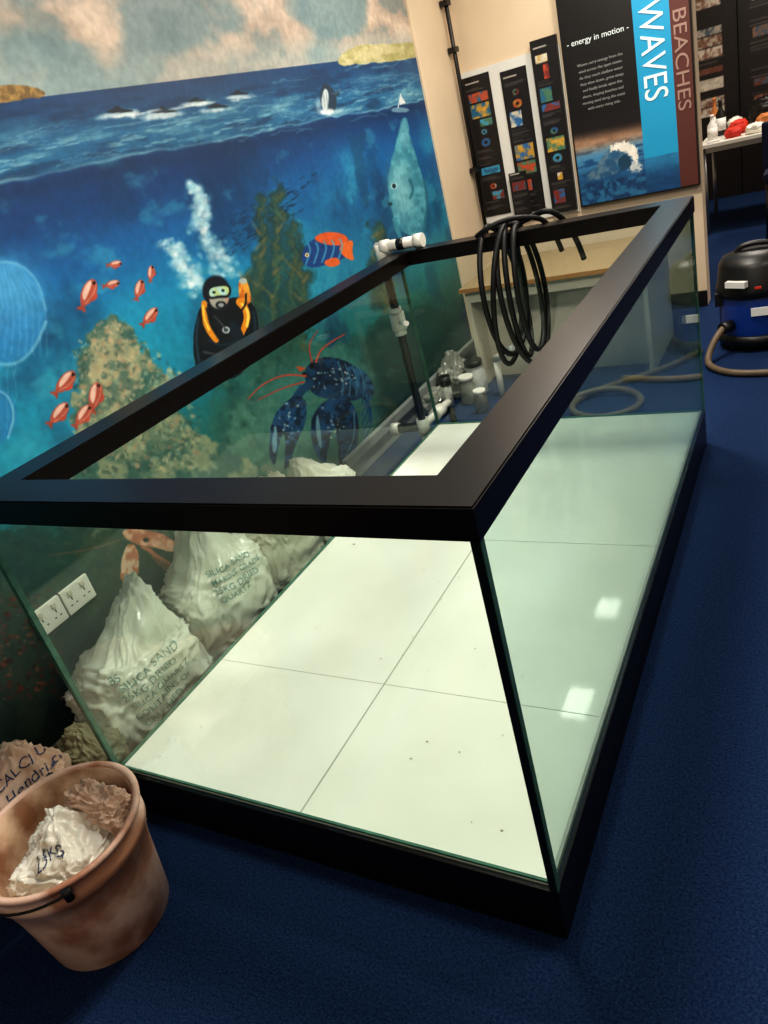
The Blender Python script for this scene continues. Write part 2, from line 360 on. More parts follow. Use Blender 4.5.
    # jellyfish
    K.ell(-2,312,48,54,'2b86c2',ang=10,a=.7,soft=.08);K.ell(6,300,34,38,'62b6e2',ang=10,a=.5,soft=.8);K.ell(-5,330,40,26,'1c6aa8',a=.4,soft=.6)
    for k in range(-3,8):
        K.stroke([(-5+k*3,262),(3+k*6,300),(-2+k*7,356)],1.6,'8fcae6',a=.2,soft=1.4,rag=2)
    K.stroke([(-10,362),(15,366),(34,350),(46,322)],3,'9ad3ea',a=.5,soft=2);K.stroke([(-10,262),(18,262),(38,280),(46,310)],2,'9ad3ea',a=.4,soft=1.5)
    K.ell(-8,415,24,30,'2678b4',a=.7,soft=.15);K.stroke([(-10,388),(8,394),(15,415),(8,438)],2,'94cbe4',a=.6,soft=1)
    for k in range(6):
        K.stroke([(-20+k*7,365),(-25+k*8,390),(-16+k*6,430)],1.2,'7fc0de',a=.25,rag=3,soft=1)
    # bubbles
    for i in range(620):
        t=random.random()
        if random.random()<.62: x=190+t*34+random.gauss(0,3+5*t)+4*math.sin(t*9);y=182+t*95
        else: x=170+t*26+random.gauss(0,6);y=240+t*50+random.gauss(0,4)
        r=random.uniform(.8,4);K.ell(x,y,r,r*.9,random.choice(['d8eef0','a9d6e0','ffffff','8fc6d8','6fb0c8']),a=.3,soft=.8)
    # diver
    K.poly([(200,306),(194,325),(193,350),(197,376),(212,382),(240,378),(258,352),(259,322),(252,300),(236,296),(212,302)],'0c151c',rag=1)
    K.poly([(238,286),(240,278),(247,280),(251,294),(251,304),(240,304)],'c8641c',mott=('e2a13a',.2));K.ell(243,281,4,3,'a9b4b0')
    K.ell(216,291,13.5,15.5,'0a1420');K.ell(219,297,10,11.5,'b39280');K.ell(218,302,7.5,6.5,'8fb0ac',a=.5)
    K.poly([(206,291),(210,285),(227,283),(232,288),(230,298),(220,298),(208,300)],'141c22');K.poly([(208.5,292),(211.5,287.5),(226,285.5),(229.5,289),(228,295.5),(219,295),(210.5,297.5)],'b9cf8e',mott=('a9d2d4',.2));K.ell(214,292.5,1.7,1.5,'142026');K.ell(223,290.5,1.7,1.5,'142026')
    K.ell(221,305,5.5,4,'1b2328');K.ell(221,305,2.8,2,'8b9698')
    K.stroke([(204,304),(204,318),(210,332),(216,340)],6,'d98a20',w2=5,rag=1);K.stroke([(203,306),(204,318),(209,330)],2,'f3ca4a')
    K.stroke([(240,302),(247,310),(247,324),(238,338)],8,'dd8a1d',w2=5,rag=1);K.stroke([(242,304),(249,312),(247,326)],2.6,'f6d45a')
    K.stroke([(226,307),(236,315),(246,306),(246,294)],2,'0a0f13');K.stroke([(206,308),(210,324)],1.4,'20262a')
    K.stroke([(204,352),(222,356),(244,348)],2.5,'3a4046',a=.9);K.ell(226,330,4,3.4,'c5cdd0',a=.8);K.ell(226,330,2.2,1.8,'27424c');K.stroke([(214,316),(222,324),(226,330)],1.5,'3e474c')
    K.poly([(230,318),(240,326),(246,342),(238,346),(230,334)],'13222e')
    K.stroke([(198,318),(196,340),(199,362)],2.5,'24455a',a=.7,soft=1.2);K.stroke([(254,312),(256,330),(250,352)],2,'24455a',a=.6,soft=1.2);K.stroke([(208,340),(220,346),(236,342)],2,'1e3a4c',a=.7,soft=1)
    # cuckoo wrasse
    K.poly([(300,262),(304,246),(318,236),(338,236),(352,246),(350,256),(330,264),(312,269)],'123f7c')
    K.poly([(312,238),(326,231),(346,234),(350,244),(338,246),(322,244)],'d15a28');K.poly([(338,246),(354,238),(352,252),(355,262),(342,256)],'de6a2a')
    for k in range(5):K.stroke([(306+k*8,264-k*1.0),(311+k*8,250-k),(308+k*8,244-k*1.2)],1.8,'4fa4c8',a=.7,soft=.8)
    K.poly([(322,262),(336,256),(342,264),(330,268)],'d8622c');K.ell(307,255,2,2,'e4d3a0');K.ell(307,255,1,1,'000000')
    def fish(x,y,l,ang):
        t=math.radians(ang)
        def q(a,b):return (x+(a*math.cos(t)-b*math.sin(t))*l,y+(a*math.sin(t)+b*math.cos(t))*l)
        K.poly([q(-.5,0),q(-.25,-.24),q(.15,-.22),q(.42,-.06),q(.42,.06),q(.15,.2),q(-.25,.2)],'a84e3d')
        K.poly([q(.33,0),q(.6,-.2),q(.52,0),q(.6,.2)],'9a4434');K.poly([q(-.42,.03),q(-.1,-.02),q(.3,.0),q(.1,.16),q(-.25,.16)],'eccdbd',a=.85,soft=1)
        K.poly([q(-.15,-.18),q(0,-.34),q(.25,-.18)],'b4493a');K.ell(*q(-.34,-.05),l*.04+.5,l*.04+.5,'1a1512')
        K.stroke([q(-.3,-.14),q(0,-.16),q(.3,-.05)],l*.03,'e8b7a0',a=.5)
    for x,y,l,a in [(88,293,34,112),(115,264,16,170),(112,284,18,165),(139,289,22,105),(151,273,17,95),(150,316,24,130),(65,382,32,130),(59,413,30,130),(95,396,32,100),(83,415,28,125),(78,462,18,110)]:
        fish(x,y,l,a)
    # lobster
    K.poly([(262,385),(300,350),(340,345),(378,370),(380,410),(368,475),(256,480)],'4a8378',a=.5,rag=6,soft=10)
    for k in range(5):
        K.stroke([(350+k*3,384),(366+k*2,390+k*7),(362,406+k*10)],2.6,'1f4f78',w2=1.1)
        K.stroke([(308-k*2,386),(300-k*3,392+k*3),(296-k*2,408+k*4)],2.2,'1f4f78',w2=1)
    K.poly([(302,374),(312,360),(330,356),(350,362),(364,376),(370,392),(356,402),(334,400),(312,396)],'183f64',rag=1,mott=('0f2238',.2))
    K.poly([(344,364),(364,370),(376,388),(370,404),(356,394)],'122c46',rag=1.5,mott=('2f6288',.2))
    for k in range(4):K.stroke([(338+k*7,362+k*2),(344+k*7,378+k*2),(342+k*7,396)],1.4,'4d86a8',a=.7,soft=.7)
    K.stroke([(326,392),(336,398),(340,408)],10,'183f62',w2=9)
    K.poly([(316,408),(330,397),(350,399),(359,416),(359,442),(350,462),(338,469),(338,440),(334,424),(328,446),(326,467),(313,450),(310,424)],'1f4c78',rag=1,mott=('10233c',.2))
    K.stroke([(310,384),(300,392),(296,402)],8,'183f62',w2=8)
    K.poly([(282,404),(298,393),(308,404),(305,426),(295,446),(290,466),(283,472),(286,446),(284,430),(278,448),(274,470),(268,450),(272,420)],'1f4c78',rag=1,mott=('10233c',.2))
    for cx,cy,n_,sx,sy in [(335,378,30,26,12),(335,424,26,16,24),(288,424,24,10,28)]:
        for i in range(n_):
            x=cx+random.gauss(0,sx*.45);y=cy+random.gauss(0,sy*.45);K.ell(x,y,random.uniform(.5,1.6),random.uniform(.5,1.2),random.choice(['9fc6d6','cfdcdc','5f9cc0','e6e2d6']),a=.65,soft=.6)
    K.poly([(317,410),(315,432),(322,454),(321,430)],'86b4c4',a=.75,soft=1);K.poly([(275,422),(271,448),(276,456),(278,434)],'86b4c4',a=.75,soft=1);K.stroke([(354,412),(355,436),(346,456)],1.6,'7fb2c6',a=.6,soft=1)
    K.ell(312,366,2.4,2.4,'0a0d10');K.ell(304,374,2,2,'0a0d10');K.poly([(300,372),(296,366),(306,368)],'c4502f',smooth=0)
    K.stroke([(306,376),(285,374),(262,384),(248,399)],1.8,'c8452f',w2=.9);K.stroke([(304,382),(282,388),(258,400)],1.6,'b83a28',w2=.8)
    K.stroke([(316,362),(320,350),(334,340),(345,334)],1.8,'c8452f',w2=.9);K.stroke([(312,362),(308,345),(318,330)],1.4,'b83a28',w2=.7)
    # low wall
    K.poly([(-30,520),(60,530),(200,525),(340,530),(330,600),(200,680),(60,760),(-60,800)],'1e2c24',a=.7,rag=14,mott=('30392a',.05),soft=8)
    for i in range(300):
        x=random.uniform(0,330);y=random.uniform(525,640);K.ell(x,y,random.uniform(1,7),random.uniform(1,3),random.choice(['39462f','55543a','1a241d','6b5a3e','24483f','4a6a5a']),a=.35,soft=.7,rag=.5,ang=random.uniform(-60,60))
    K.poly([(118,528),(150,530),(172,538),(182,550),(168,553),(150,546),(132,546)],'b5694a',rag=2,mott=('dba98c',.15))
    K.poly([(124,545),(136,545),(140,562),(136,584),(128,590),(119,576)],'bf7452',rag=1.5,mott=('e6bfa2',.15))
    K.poly([(130,560),(134,575),(130,588),(127,574)],'e9cdb6',a=.8)
    for k in range(5):K.stroke([(142,546),(154+k*5,556+k*2),(160+k*5,566+k*5)],2.2,'b86a49',a=.85,w2=.8,rag=1.5)
    K.stroke([(120,540),(90,550),(50,555)],1.6,'8f5c40',a=.6);K.ell(146,540,3,2.4,'1a1310')
    for i in range(240):
        x=random.uniform(-20,62);y=random.uniform(590,700);K.ell(x,y,random.uniform(1,3.5),random.uniform(1,2.5),random.choice(['5a2420','6a2f26','2c1a16','7a4a38','1c2a24','401816']),a=.6,soft=.5,rag=.5)
    K.poly([(235,535),(300,533),(340,536),(310,560),(260,580)],'a8bcae',a=.4,rag=4,soft=6)
    return K.C
mural=painted_grid("sea_life_mural",(XW,Y0m,0.0),(0,1,0),(0,0,1),YM-Y0m,CEIL,.0036,sea_mural,paintmat("mural_paint",.5,bump=.05))
box("baseboard_left",(XW,XW+.02),(-2.9,4.34),(0,.1),M['grey'],bev=.004)
box("trim_2",(XW+.02,XW+.05),(1.9,4.3),(.1,.15),M['grey'],bev=.004)
box("baseboard_back",(XW+.05,XP),(YB-.018,YB),(0,.1),M['pblack'],bev=.003)
# ---------------------------------------------------------------- tank
T=empty("glass_aquarium_tank")
e=.012
box("base_plinth",(-W,0),(0,L),(0,hb-.006),M['black'],T,bev=.004)
box("tank_bottom_panel",(-W+e,-e),(e,L-e),(hb-.006,hb),M['tfloor'],T)
box("glass_front",(-W+e,-e),(0.002,e),(hb-.005,ht-fh),M['glassf'],T)
box("glass_back",(-W+e,-e),(L-e,L-.002),(hb-.005,ht-fh),M['glassb'],T)
box("glass_right",(-e,-.002),(e,L-e),(hb-.005,ht-fh),M['glassr'],T)
box("glass_left",(-W+.002,-W+e),(e,L-e),(hb-.005,ht-fh),M['glassb'],T)
def post(n,x,y,m,w=.012):box(n,(x,x+w),(y,y+w),(hb-.005,ht-fh),m,T)
post("corner_seal_front_right",-.015,.0,M['sil'],.015);post("corner_seal_front_left",-W+.0,.0,M['edge'],.015)
post("corner_seal_back_right",-.012,L-.012,M['edge']);post("corner_seal_back_left",-W,L-.012,M['edge'])
box("glass_edge_front_right",(-.0005,.0015),(.002,.015),(hb-.005,ht-fh),M['edge'],T)
def frame():
    bm=bmesh.new()
    o=[(-W-.004,-.004),(.004,-.004),(.004,L+.004),(-W-.004,L+.004)];i=[(-W+fw,fw),(-fw,fw),(-fw,L-fw),(-W+fw,L-fw)]
    z0,z1=ht-fh,ht
    O0=[bm.verts.new((*p,z0)) for p in o];O1=[bm.verts.new((*p,z1)) for p in o];I0=[bm.verts.new((*p,z0)) for p in i];I1=[bm.verts.new((*p,z1)) for p in i]
    for k in range(4):
        j=(k+1)%4
        bm.faces.new((O0[k],O0[j],O1[j],O1[k]));bm.faces.new((I0[j],I0[k],I1[k],I1[j]))
        bm.faces.new((O1[k],O1[j],I1[j],I1[k]));bm.faces.new((O0[j],O0[k],I0[k],I0[j]))
    bmesh.ops.bevel(bm,geom=[e_ for e_ in bm.edges if abs(e_.verts[0].co.z-e_.verts[1].co.z)<.001 and abs(e_.verts[0].co.z-z1)<.001 and not (abs(e_.verts[0].co.x-e_.verts[1].co.x)>.01 and abs(e_.verts[0].co.y-e_.verts[1].co.y)>.01)],offset=.003,segments=2,affect='EDGES')
    me=bpy.data.meshes.new("top_frame");bm.to_mesh(me);bm.free();me.materials.append(M['black']);return link(bpy.data.objects.new("top_frame",me),T)
frame()
box("floor_seam_long",(-W/2-.002,-W/2+.002),(e,L-e),(hb,hb+.0008),M['seam'],T)
for k,y in enumerate((.47,1.23)):box("floor_seam_%d"%(k+1),(-W+e,-e),(y-.0007,y+.0007),(hb,hb+.0007),M['seam'],T)
for k,(x0,x1,y0,y1) in enumerate([(-W+e,-W+e+.008,e,L-e),(-e-.008,-e,e,L-e),(-W+e,-e,e,e+.006),(-W+e,-e,L-e-.008,L-e)]):
    box("silicone_bead_%d"%(k+1),(x0,x1),(y0,y1),(hb,hb+.006),M['edge'] if k!=1 else M['seam'],T)
vs=[];fs=[]
for i in range(80):
    x=random.uniform(-1.2,-.05);y=random.uniform(.05,1.7);r=random.uniform(.0008,.0026)*(2 if i%29==0 else 1);b0=len(vs)
    for k in range(6):vs.append((x+r*math.cos(k*1.047)*random.uniform(.7,1.6),y+r*math.sin(k*1.047),hb+.0012))
    fs.append(tuple(range(b0,b0+6)))
meshobj("dust_specks",vs,fs,mat("dirt_specks",'8a8776',.8),T)
# ---------------------------------------------------------------- overflow pipework
P=empty("overflow_pipework")
px,py=-1.305,2.25
cyl("riser_pipe",(px,py,.16),(px,py,1.03),.02,M['blackp'],P)
cyl("top_elbow",(px,py,.985),(px,py,1.055),.028,M['white'],P);cyl("top_cross_pipe",(px-.02,py,1.04),(-1.10,py,1.04),.024,M['white'],P)
cyl("cross_collar_1",(-1.30,py,1.04),(-1.26,py,1.04),.03,M['white'],P);cyl("cross_collar_2",(-1.13,py,1.04),(-1.09,py,1.04),.03,M['white'],P)
cyl("cross_centre_band",(-1.215,py,1.04),(-1.18,py,1.04),.0255,M['blackp'],P)
cyl("ball_valve_body",(px,py,.66),(px,py,.74),.036,M['white'],P);cyl("valve_union_1",(px,py,.635),(px,py,.66),.029,M['white'],P);cyl("valve_union_2",(px,py,.74),(px,py,.765),.029,M['white'],P)
cyl("valve_handle",(px+.03,py-.03,.70),(px+.075,py-.06,.70),.012,M['white'],P)
cyl("bottom_tee",(px,py,.12),(px,py,.2),.031,M['white'],P);cyl("drain_pipe",(px-.16,py-.02,.16),(px+.02,py,.16),.023,M['blackp'],P)
cyl("drain_collar",(px-.17,py-.02,.16),(px-.13,py-.017,.16),.031,M['white'],P)
cyl("riser_foot",(px,py,0),(px,py,.13),.024,M['white'],P)
cyl("return_pipe",(px,py+.03,.16),(px+.01,py+.32,.16),.02,M['white'],P);cyl("return_valve",(px+.004,py+.13,.16),(px+.007,py+.21,.16),.033,M['white'],P)
cyl("return_elbow",(px+.01,py+.32,.135),(px+.01,py+.32,.30),.024,M['white'],P);cyl("return_union",(px+.01,py+.32,.25),(px+.01,py+.32,.30),.031,M['blackp'],P);cyl("return_foot",(px+.01,py+.32,0),(px+.01,py+.32,.14),.018,M['blackp'],P)
# ---------------------------------------------------------------- sacks
def sack(name,c,size,rz,seed,m,neck=None,crump=1,flat=.65,parent=None,nx=140,ny=90,tilt=0):
    vs=[];fs=[];rot=Matrix.Rotation(rz,3,'Z')@Matrix.Rotation(tilt,3,'Y');sc=min(1,max(size)/.4)
    for j in range(ny+1):
        ph=math.pi*j/ny-math.pi/2
        for i in range(nx):
            th=2*math.pi*i/nx
            d=Vector((math.cos(ph)*math.cos(th),math.cos(ph)*math.sin(th),math.sin(ph)))
            p=Vector([math.copysign(abs(x)**flat,x) for x in d])
            p=Vector((p.x*size[0]/2,p.y*size[1]/2,p.z*size[2]/2))
            pl=0
            if neck:
                nd=Vector(neck[0]).normalized();k=max(0,(d.dot(nd)-.72)/.28)
                p=p+nd*(neck[1]*k**1.6)
                ax=nd*p.dot(nd);pe=p-ax
                g=max(0,(d.dot(nd)-.2)/.8)
                if pe.length>1e-6:
                    ang=math.atan2(pe.dot(Vector((0,1,0)).cross(nd)),pe.dot(Vector((0,1,0))))
                    pl=.010*math.sin(ang*9+seed+3*noise.noise(d*2))*g*(1.2-g)*2+.016*noise.noise(d*7+Vector((seed,0,0)))*g
                    p=ax+pe*(1-.42*k)
            q=d*1.8+Vector((seed*3.1,seed*1.7,0))
            q2=d*3.0+Vector((noise.noise(q*1.5),noise.noise(q*1.5+Vector((5,0,0))),0))*.9+Vector((0,0,seed))
            a=noise.noise(q)*.034+max(0,1-abs(noise.noise(q2))*4.2)*.014*crump+max(0,1-abs(noise.noise(q2*2.1))*4.2)*.006*crump+max(0,1-abs(noise.noise(q2*4))*4)*.0025*crump+pl
            p+=d*a*sc
            vs.append(Vector(c)+rot@p)
    zmin=c[2]-size[2]/2
    for v in vs:
        if v.z<zmin:v.z=zmin+random.random()*.001
    for j in range(ny):
        for i in range(nx):
            k=(i+1)%nx;fs.append((j*nx+i,j*nx+k,(j+1)*nx+k,(j+1)*nx+i))
    return meshobj(name,vs,fs,m,parent,True)
def decal(o,body,size,O,right,up,m,n="printed_text",sp=1.05,tw=0):
    cu=bpy.data.curves.new("tmp",'FONT');cu.body=body;cu.size=size;cu.space_character=sp;cu.offset=size*.003
    t=bpy.data.objects.new("tmp",cu);COL.objects.link(t);bpy.context.view_layer.update()
    dg=bpy.context.evaluated_depsgraph_get();me=bpy.data.meshes.new_from_object(t.evaluated_get(dg));COL.objects.unlink(t);bpy.data.objects.remove(t)
    bm=bmesh.new();bm.from_mesh(me);bmesh.ops.triangulate(bm,faces=bm.faces)
    bmesh.ops.subdivide_edges(bm,edges=[e_ for e_ in bm.edges if e_.calc_length()>size*.15],cuts=2,use_grid_fill=False);bmesh.ops.triangulate(bm,faces=bm.faces)
    bv=BVHTree.FromPolygons([v.co for v in o.data.vertices],[p.vertices for p in o.data.polygons])
    r=Vector(right).normalized();u=Vector(up);u=(u-r*u.dot(r)).normalized();w=r.cross(u);dead=[]
    r2=(r*math.cos(tw)+u*math.sin(tw));u2=(u*math.cos(tw)-r*math.sin(tw))
    for v in bm.verts:
        wob=.12*size*math.sin(v.co.x/size*1.7+O[1]*40)
        p0=Vector(O)+r2*v.co.x+u2*(v.co.y+wob);h=bv.ray_cast(p0+w*.5,-w,1.2)
        if h[0] is None:dead.append(v)
        else:v.co=h[0]+w*.003
    bmesh.ops.delete(bm,geom=dead,context='VERTS')
    me2=bpy.data.meshes.new(n);bm.to_mesh(me2);bm.free();me2.materials.append(m);d=bpy.data.objects.new(n,me2);link(d,o);return d
s1=sack("sand_sack",(-1.43,.31,.165),(.28,.40,.33),.12,1,M['plasticbag'],neck=((.05,.30,1),.16))
s2=sack("sand_sack.001",(-1.43,.73,.185),(.28,.38,.37),-.08,2,M['plasticbag'],neck=((.0,.1,1),.14))
s3=sack("sand_sack.002",(-1.435,1.12,.18),(.28,.34,.36),.06,3,M['weave'],neck=((0,.3,1),.08))
s4=sack("sand_sack.003",(-1.435,1.46,.15),(.28,.32,.30),-.1,4,M['plasticbag'],neck=((0,-.25,1),.13))
s5=sack("sand_sack.004",(-1.40,.04,.1),(.22,.12,.2),.1,5,M['oldsack'],neck=((0,0,1),.03))
def viewax():
    w=Vector((.75,-.55,.36)).normalized();r=Vector((.55,.78,.12));r=(r-w*r.dot(w)).normalized();u=w.cross(r);return r,u
r_,u_=viewax()
def lines(o,O,rows,m,st=.045,size=.042,tw=0):
    O=Vector(O);rr=random.Random(len(rows)+int(size*1000))
    for k,t in enumerate(rows):decal(o,t,size*rr.uniform(.85,1.1),O-u_*st*k+r_*rr.uniform(-.01,.01),r_,u_,m,"printed_line_%d"%(k+1),tw=tw+rr.uniform(-.03,.03))
lines(s1,Vector((-1.33,.25,.29))-r_*.07,["BS","SILICA SAND","25KG DRIED","SILICA QUARTZ","CONTAINS OF","CRUSHED 5"],M['ink2'],.034,.031,tw=.08)
lines(s2,Vector((-1.33,.70,.34))-r_*.06,["SILICA SAND","MARINE GRADE","25KG DRIED","QUARTZ"],M['ink2'],.033,.029,tw=-.1)
lines(s3,Vector((-1.33,1.12,.32))-r_*.06,["SAND","CRUSHED"],M['ink2'],.033,.03,tw=.12)
sp_=sack("paper_sack",(-1.42,-.215,.16),(.33,.33,.32),.1,8,M['paper'],neck=((.1,.3,1),.03),flat=.75,crump=1.3)
lines(sp_,Vector((-1.38,-.20,.285)),["CALCIUM","Hendrick","25KG"],M['ink'],.038,.034,tw=.05)
# ---------------------------------------------------------------- bucket
B=empty("plastic_bucket");bc=(-1.06,-.275,0);bs=1.09
prof=[(.128,0),(.132,.004),(.148,.17),(.161,.25),(.168,.252),(.168,.272),(.164,.275),(.166,.305),(.175,.308),(.177,.318),(.170,.322),(.163,.318),(.155,.25),(.140,.12),(.126,.012),(.02,.01)]
lathe("bucket_shell",[(r*bs,z) for r,z in prof],bc,M['bucket'],B,64,wob=.012)
lathe("bucket_liner",[(r*bs,z) for r,z in [(.1235,.014),(.1385,.12),(.1535,.25),(.161,.314),(.1595,.314),(.152,.25),(.137,.12),(.122,.018)]],bc,M['bucketin'],B,64,wob=.012)
hp=[]
for k in range(25):
    t=math.pi*k/24;a=math.radians(-35)
    ox=.176*bs*math.cos(t)*1.02;oy=-.176*bs*math.sin(t)*1.04
    hp.append((bc[0]+ox*math.cos(a)-oy*math.sin(a),bc[1]+ox*math.sin(a)+oy*math.cos(a),.30-.012*math.sin(t)))
tube("wire_handle",hp,.003,M['blackp'],B,'POLY')
tube("handle_grip",hp[9:14],.008,M['blackp'],B,'POLY')
cyl("handle_lug_1",(hp[0][0],hp[0][1],.285),(hp[0][0],hp[0][1],.315),.01,M['blackp'],B,12);cyl("handle_lug_2",(hp[-1][0],hp[-1][1],.285),(hp[-1][0],hp[-1][1],.315),.01,M['blackp'],B,12)
k1=sack("bag_in_bucket",(bc[0]+.02,bc[1]-.01,.225),(.22,.22,.14),.4,11,M['plasticbag'],parent=B,crump=1.6,neck=((-.2,.3,1),.03))
lines(k1,Vector((bc[0]+.0,bc[1]-.06,.28)),["25KG"],M['ink'],.03,.031)
sack("folded_paper_in_bucket",(bc[0]+.04,bc[1]+.085,.275),(.18,.07,.12),.0,12,M['paper'],parent=B,crump=1.8)
# ---------------------------------------------------------------- side unit behind tank
U=empty("chipboard_bench")
bx0,bx1,by0,by1,bz=-1.38,-.34,3.15,3.85,.6
box("chipboard_top",(bx0,bx1),(by0,by1),(bz-.022,bz),M['chip'],U,bev=.002)
box("raw_front_edge",(bx0,bx1),(by0-.003,by0),(bz-.024,bz-.001),M['chipedge'],U)
box("side_panel_1",(bx0+.02,bx0+.045),(by0+.03,by1-.02),(0,bz-.022),M['lam'],U);box("side_panel_2",(bx1-.045,bx1-.02),(by0+.03,by1-.02),(0,bz-.022),M['lam'],U)
box("back_panel",(bx0+.045,bx1-.045),(by0+.2,by0+.22),(0,bz-.022),M['lam'],U);box("front_rail",(bx0+.045,bx1-.045),(by0+.03,by0+.05),(bz-.09,bz-.022),M['lam'],U)
H=empty("coiled_black_hose")
pts=[];N=5
zr=[.24,.29,.265,.31,.28,.25];yr=[.20,.215,.19,.225,.205,.2];xo=[0,.012,.045,.05,.09,.115]
for k in range(N*28):
    t=2*math.pi*k/28;lp=k/28;i0=int(lp);f=lp-i0;f=f*f*(3-2*f)
    rz_=zr[i0]*(1-f)+zr[i0+1]*f;ry_=yr[i0]*(1-f)+yr[i0+1]*f;xx=xo[i0]*(1-f)+xo[i0+1]*f
    pts.append((-.765+xx+.04*math.sin(t*.5+lp*1.3)+.015*(1-math.cos(t))*(1 if i0%2 else -.6),2.246+ry_*math.sin(t),ht+.024+.012*(i0%3)*max(0,math.cos(t))-rz_+rz_*math.cos(t)))
for q in [(-.62,2.32,1.035),(-.56,2.28,1.06),(-.50,2.3,1.045),(-.46,2.36,.93),(-.45,2.4,.82)]:pts.append(q)
tube("hose_loops",pts,.0115,M['rubber'],H,'NURBS')
tube("hose_tail",[(-.82,2.2,1.02),(-.78,2.16,1.04),(-.70,2.2,1.07),(-.6,2.25,1.05),(-.54,2.30,1.02),(-.52,2.34,.88)],.0105,M['rubber'],H)
# clutter on the floor behind tank
sack("crumpled_plastic_bag",(-1.49,3.1,.09),(.16,.26,.18),.1,21,M['clearbag'],crump=1.6,neck=((0,0,1),.06),nx=70,ny=50)
sack("crumpled_plastic_bag.001",(-1.49,2.80,.07),(.14,.2,.12),.1,22,M['clearbag'],crump=1.5,nx=70,ny=50)
def jar(x,y,s,m,lid):
    J=empty("plastic_jar");lathe("jar_body",[(.04*s,0),(.05*s,.01),(.05*s,.1*s),(.038*s,.125*s),(.038*s,.14*s)],(x,y,0),m,J,24);cyl("jar_lid",(x,y,.14*s),(x,y,.165*s),.043*s,lid,J)
jar(-1.345,2.93,1.0,M['clearbag'],M['white']);jar(-1.345,3.07,1.25,M['label'],M['blackp']);jar(-1.21,2.78,.8,M['steel'],M['white'])
Q=empty("white_waste_pipe")
cyl("pipe_upright",(-1.17,3.0,0),(-1.17,3.0,.22),.018,M['white'],Q);cyl("pipe_elbow",(-1.18,3.0,.22),(-1.08,3.0,.26),.022,M['white'],Q);cyl("pipe_cap",(-1.09,3.0,.256),(-1.05,3.0,.272),.028,M['grey'],Q)
# wall sockets
S_=empty("double_wall_socket")
for k in range(2):
    y0=.185+k*.118;z0=.415
    box("socket_plate_%d"%(k+1),(XW,XW+.012),(y0,y0+.112),(z0,z0+.086),M['white'],S_,bev=.003)
    for j in range(2):
        yy=y0+.03+j*.052
        box("switch_%d_%d"%(k+1,j+1),(XW+.012,XW+.016),(yy-.008,yy+.008),(z0+.06,z0+.076),M['lam'],S_,bev=.001)
        box("earth_slot_%d_%d"%(k+1,j+1),(XW+.0115,XW+.0125),(yy-.002,yy+.002),(z0+.042,z0+.052),M['blackp'],S_)
        box("live_slot_%d_%d"%(k+1,j+1),(XW+.0115,XW+.0125),(yy-.014,yy-.007),(z0+.025,z0+.029),M['blackp'],S_)
        box("neutral_slot_%d_%d"%(k+1,j+1),(XW+.0115,XW+.0125),(yy+.007,yy+.014),(z0+.025,z0+.029),M['blackp'],S_)
Cn=empty("black_conduit");cyl("conduit_tube",(XW+.03,YB-.09,.7),(XW+.03,YB-.09,CEIL),.013,M['blackp'],Cn)
for k,z in enumerate((1.1,1.8,2.05)):box("conduit_clip_%d"%(k+1),(XW,XW+.05),(YB-.12,YB-.06),(z,z+.03),M['blackp'],Cn)
# ---------------------------------------------------------------- posters
pm=paintmat("printed_poster",.4,bump=.0)
def poster_fn(seed,w,h,accent):
    rr=random.Random(seed)
    def fn(S,T):
        C=np.ones(S.shape+(3,))*np.array(hexc('1b1718'));K=Canvas(S*1000,(h-T)*1000,C);W_=w*1000;H_=h*1000
        K.stroke([(W_*.1,H_*.04),(W_*.6,H_*.04)],8,'a8a49c',soft=1)
        y=H_*.08
        while y<H_*.96:
            t=rr.random()
            if t<.5:
                for k in range(rr.randint(2,5)):
                    K.stroke([(W_*.1,y),(W_*rr.uniform(.45,.9),y)],3,'8a857e',a=.5,soft=1.5);y+=9
                y+=8
            elif t<.85:
                hh=rr.uniform(40,95);x0=rr.choice([.12,.12,.4]);x1=rr.choice([.6,.88,.88]);c=rr.choice(accent);K.poly([(W_*x0,y),(W_*x1,y),(W_*x1,y+hh),(W_*x0,y+hh)],c,smooth=0,mott=(rr.choice(accent),.04));y+=hh+12
            else:
                r=rr.uniform(18,34);K.ell(W_*.5,y+r,r,r*.8,rr.choice(accent),soft=.1,a=.85,mott=(rr.choice(accent),.05));K.ell(W_*.5,y+r,r*.4,r*.3,'1b1718',soft=.1);y+=2*r+12
        return K.C
    return fn
A=empty("exhibition_poster_board")
box("white_backing",(XW+.012,-.965),(YB-.014,YB-.003),(.72,1.68),M['label'],A)
acc=['c0502f','46a0c4','d4cdbb','c89a3e','4f7a60','3368a0','7a332c','2a6488']
for k,(x0,x1,z0,z1,yo) in enumerate([(-1.600,-1.425,.80,1.645,.02),(-1.345,-1.185,.78,1.62,.022),(-1.125,-.975,.745,1.73,.05)]):
    box("panel_board_%d"%(k+1),(x0-.004,x1+.004),(YB-yo+.001,YB-.014),(z0-.004,z1+.004),M['pblack'],A)
    painted_grid("panel_print_%d"%(k+1),(x0,YB-yo,z0),(1,0,0),(0,0,1),x1-x0,z1-z0,.004,poster_fn(40+k,x1-x0,z1-z0,acc),pm,A)
painted_grid("small_leaflet",(-1.385,YB-.056,.76),(1,0,0),(0,0,1),.12,.28,.004,poster_fn(55,.12,.28,acc),pm,A)
D_=empty("waves_wall_banner")
bx=[-.935,-.53,-.335,-.235];bzb,bzt=.755,2.5
box("panel_backing",(bx[0]-.01,bx[3]+.005),(YB-.045,YB),(bzb-.01,bzt),M['pblack'],D_)
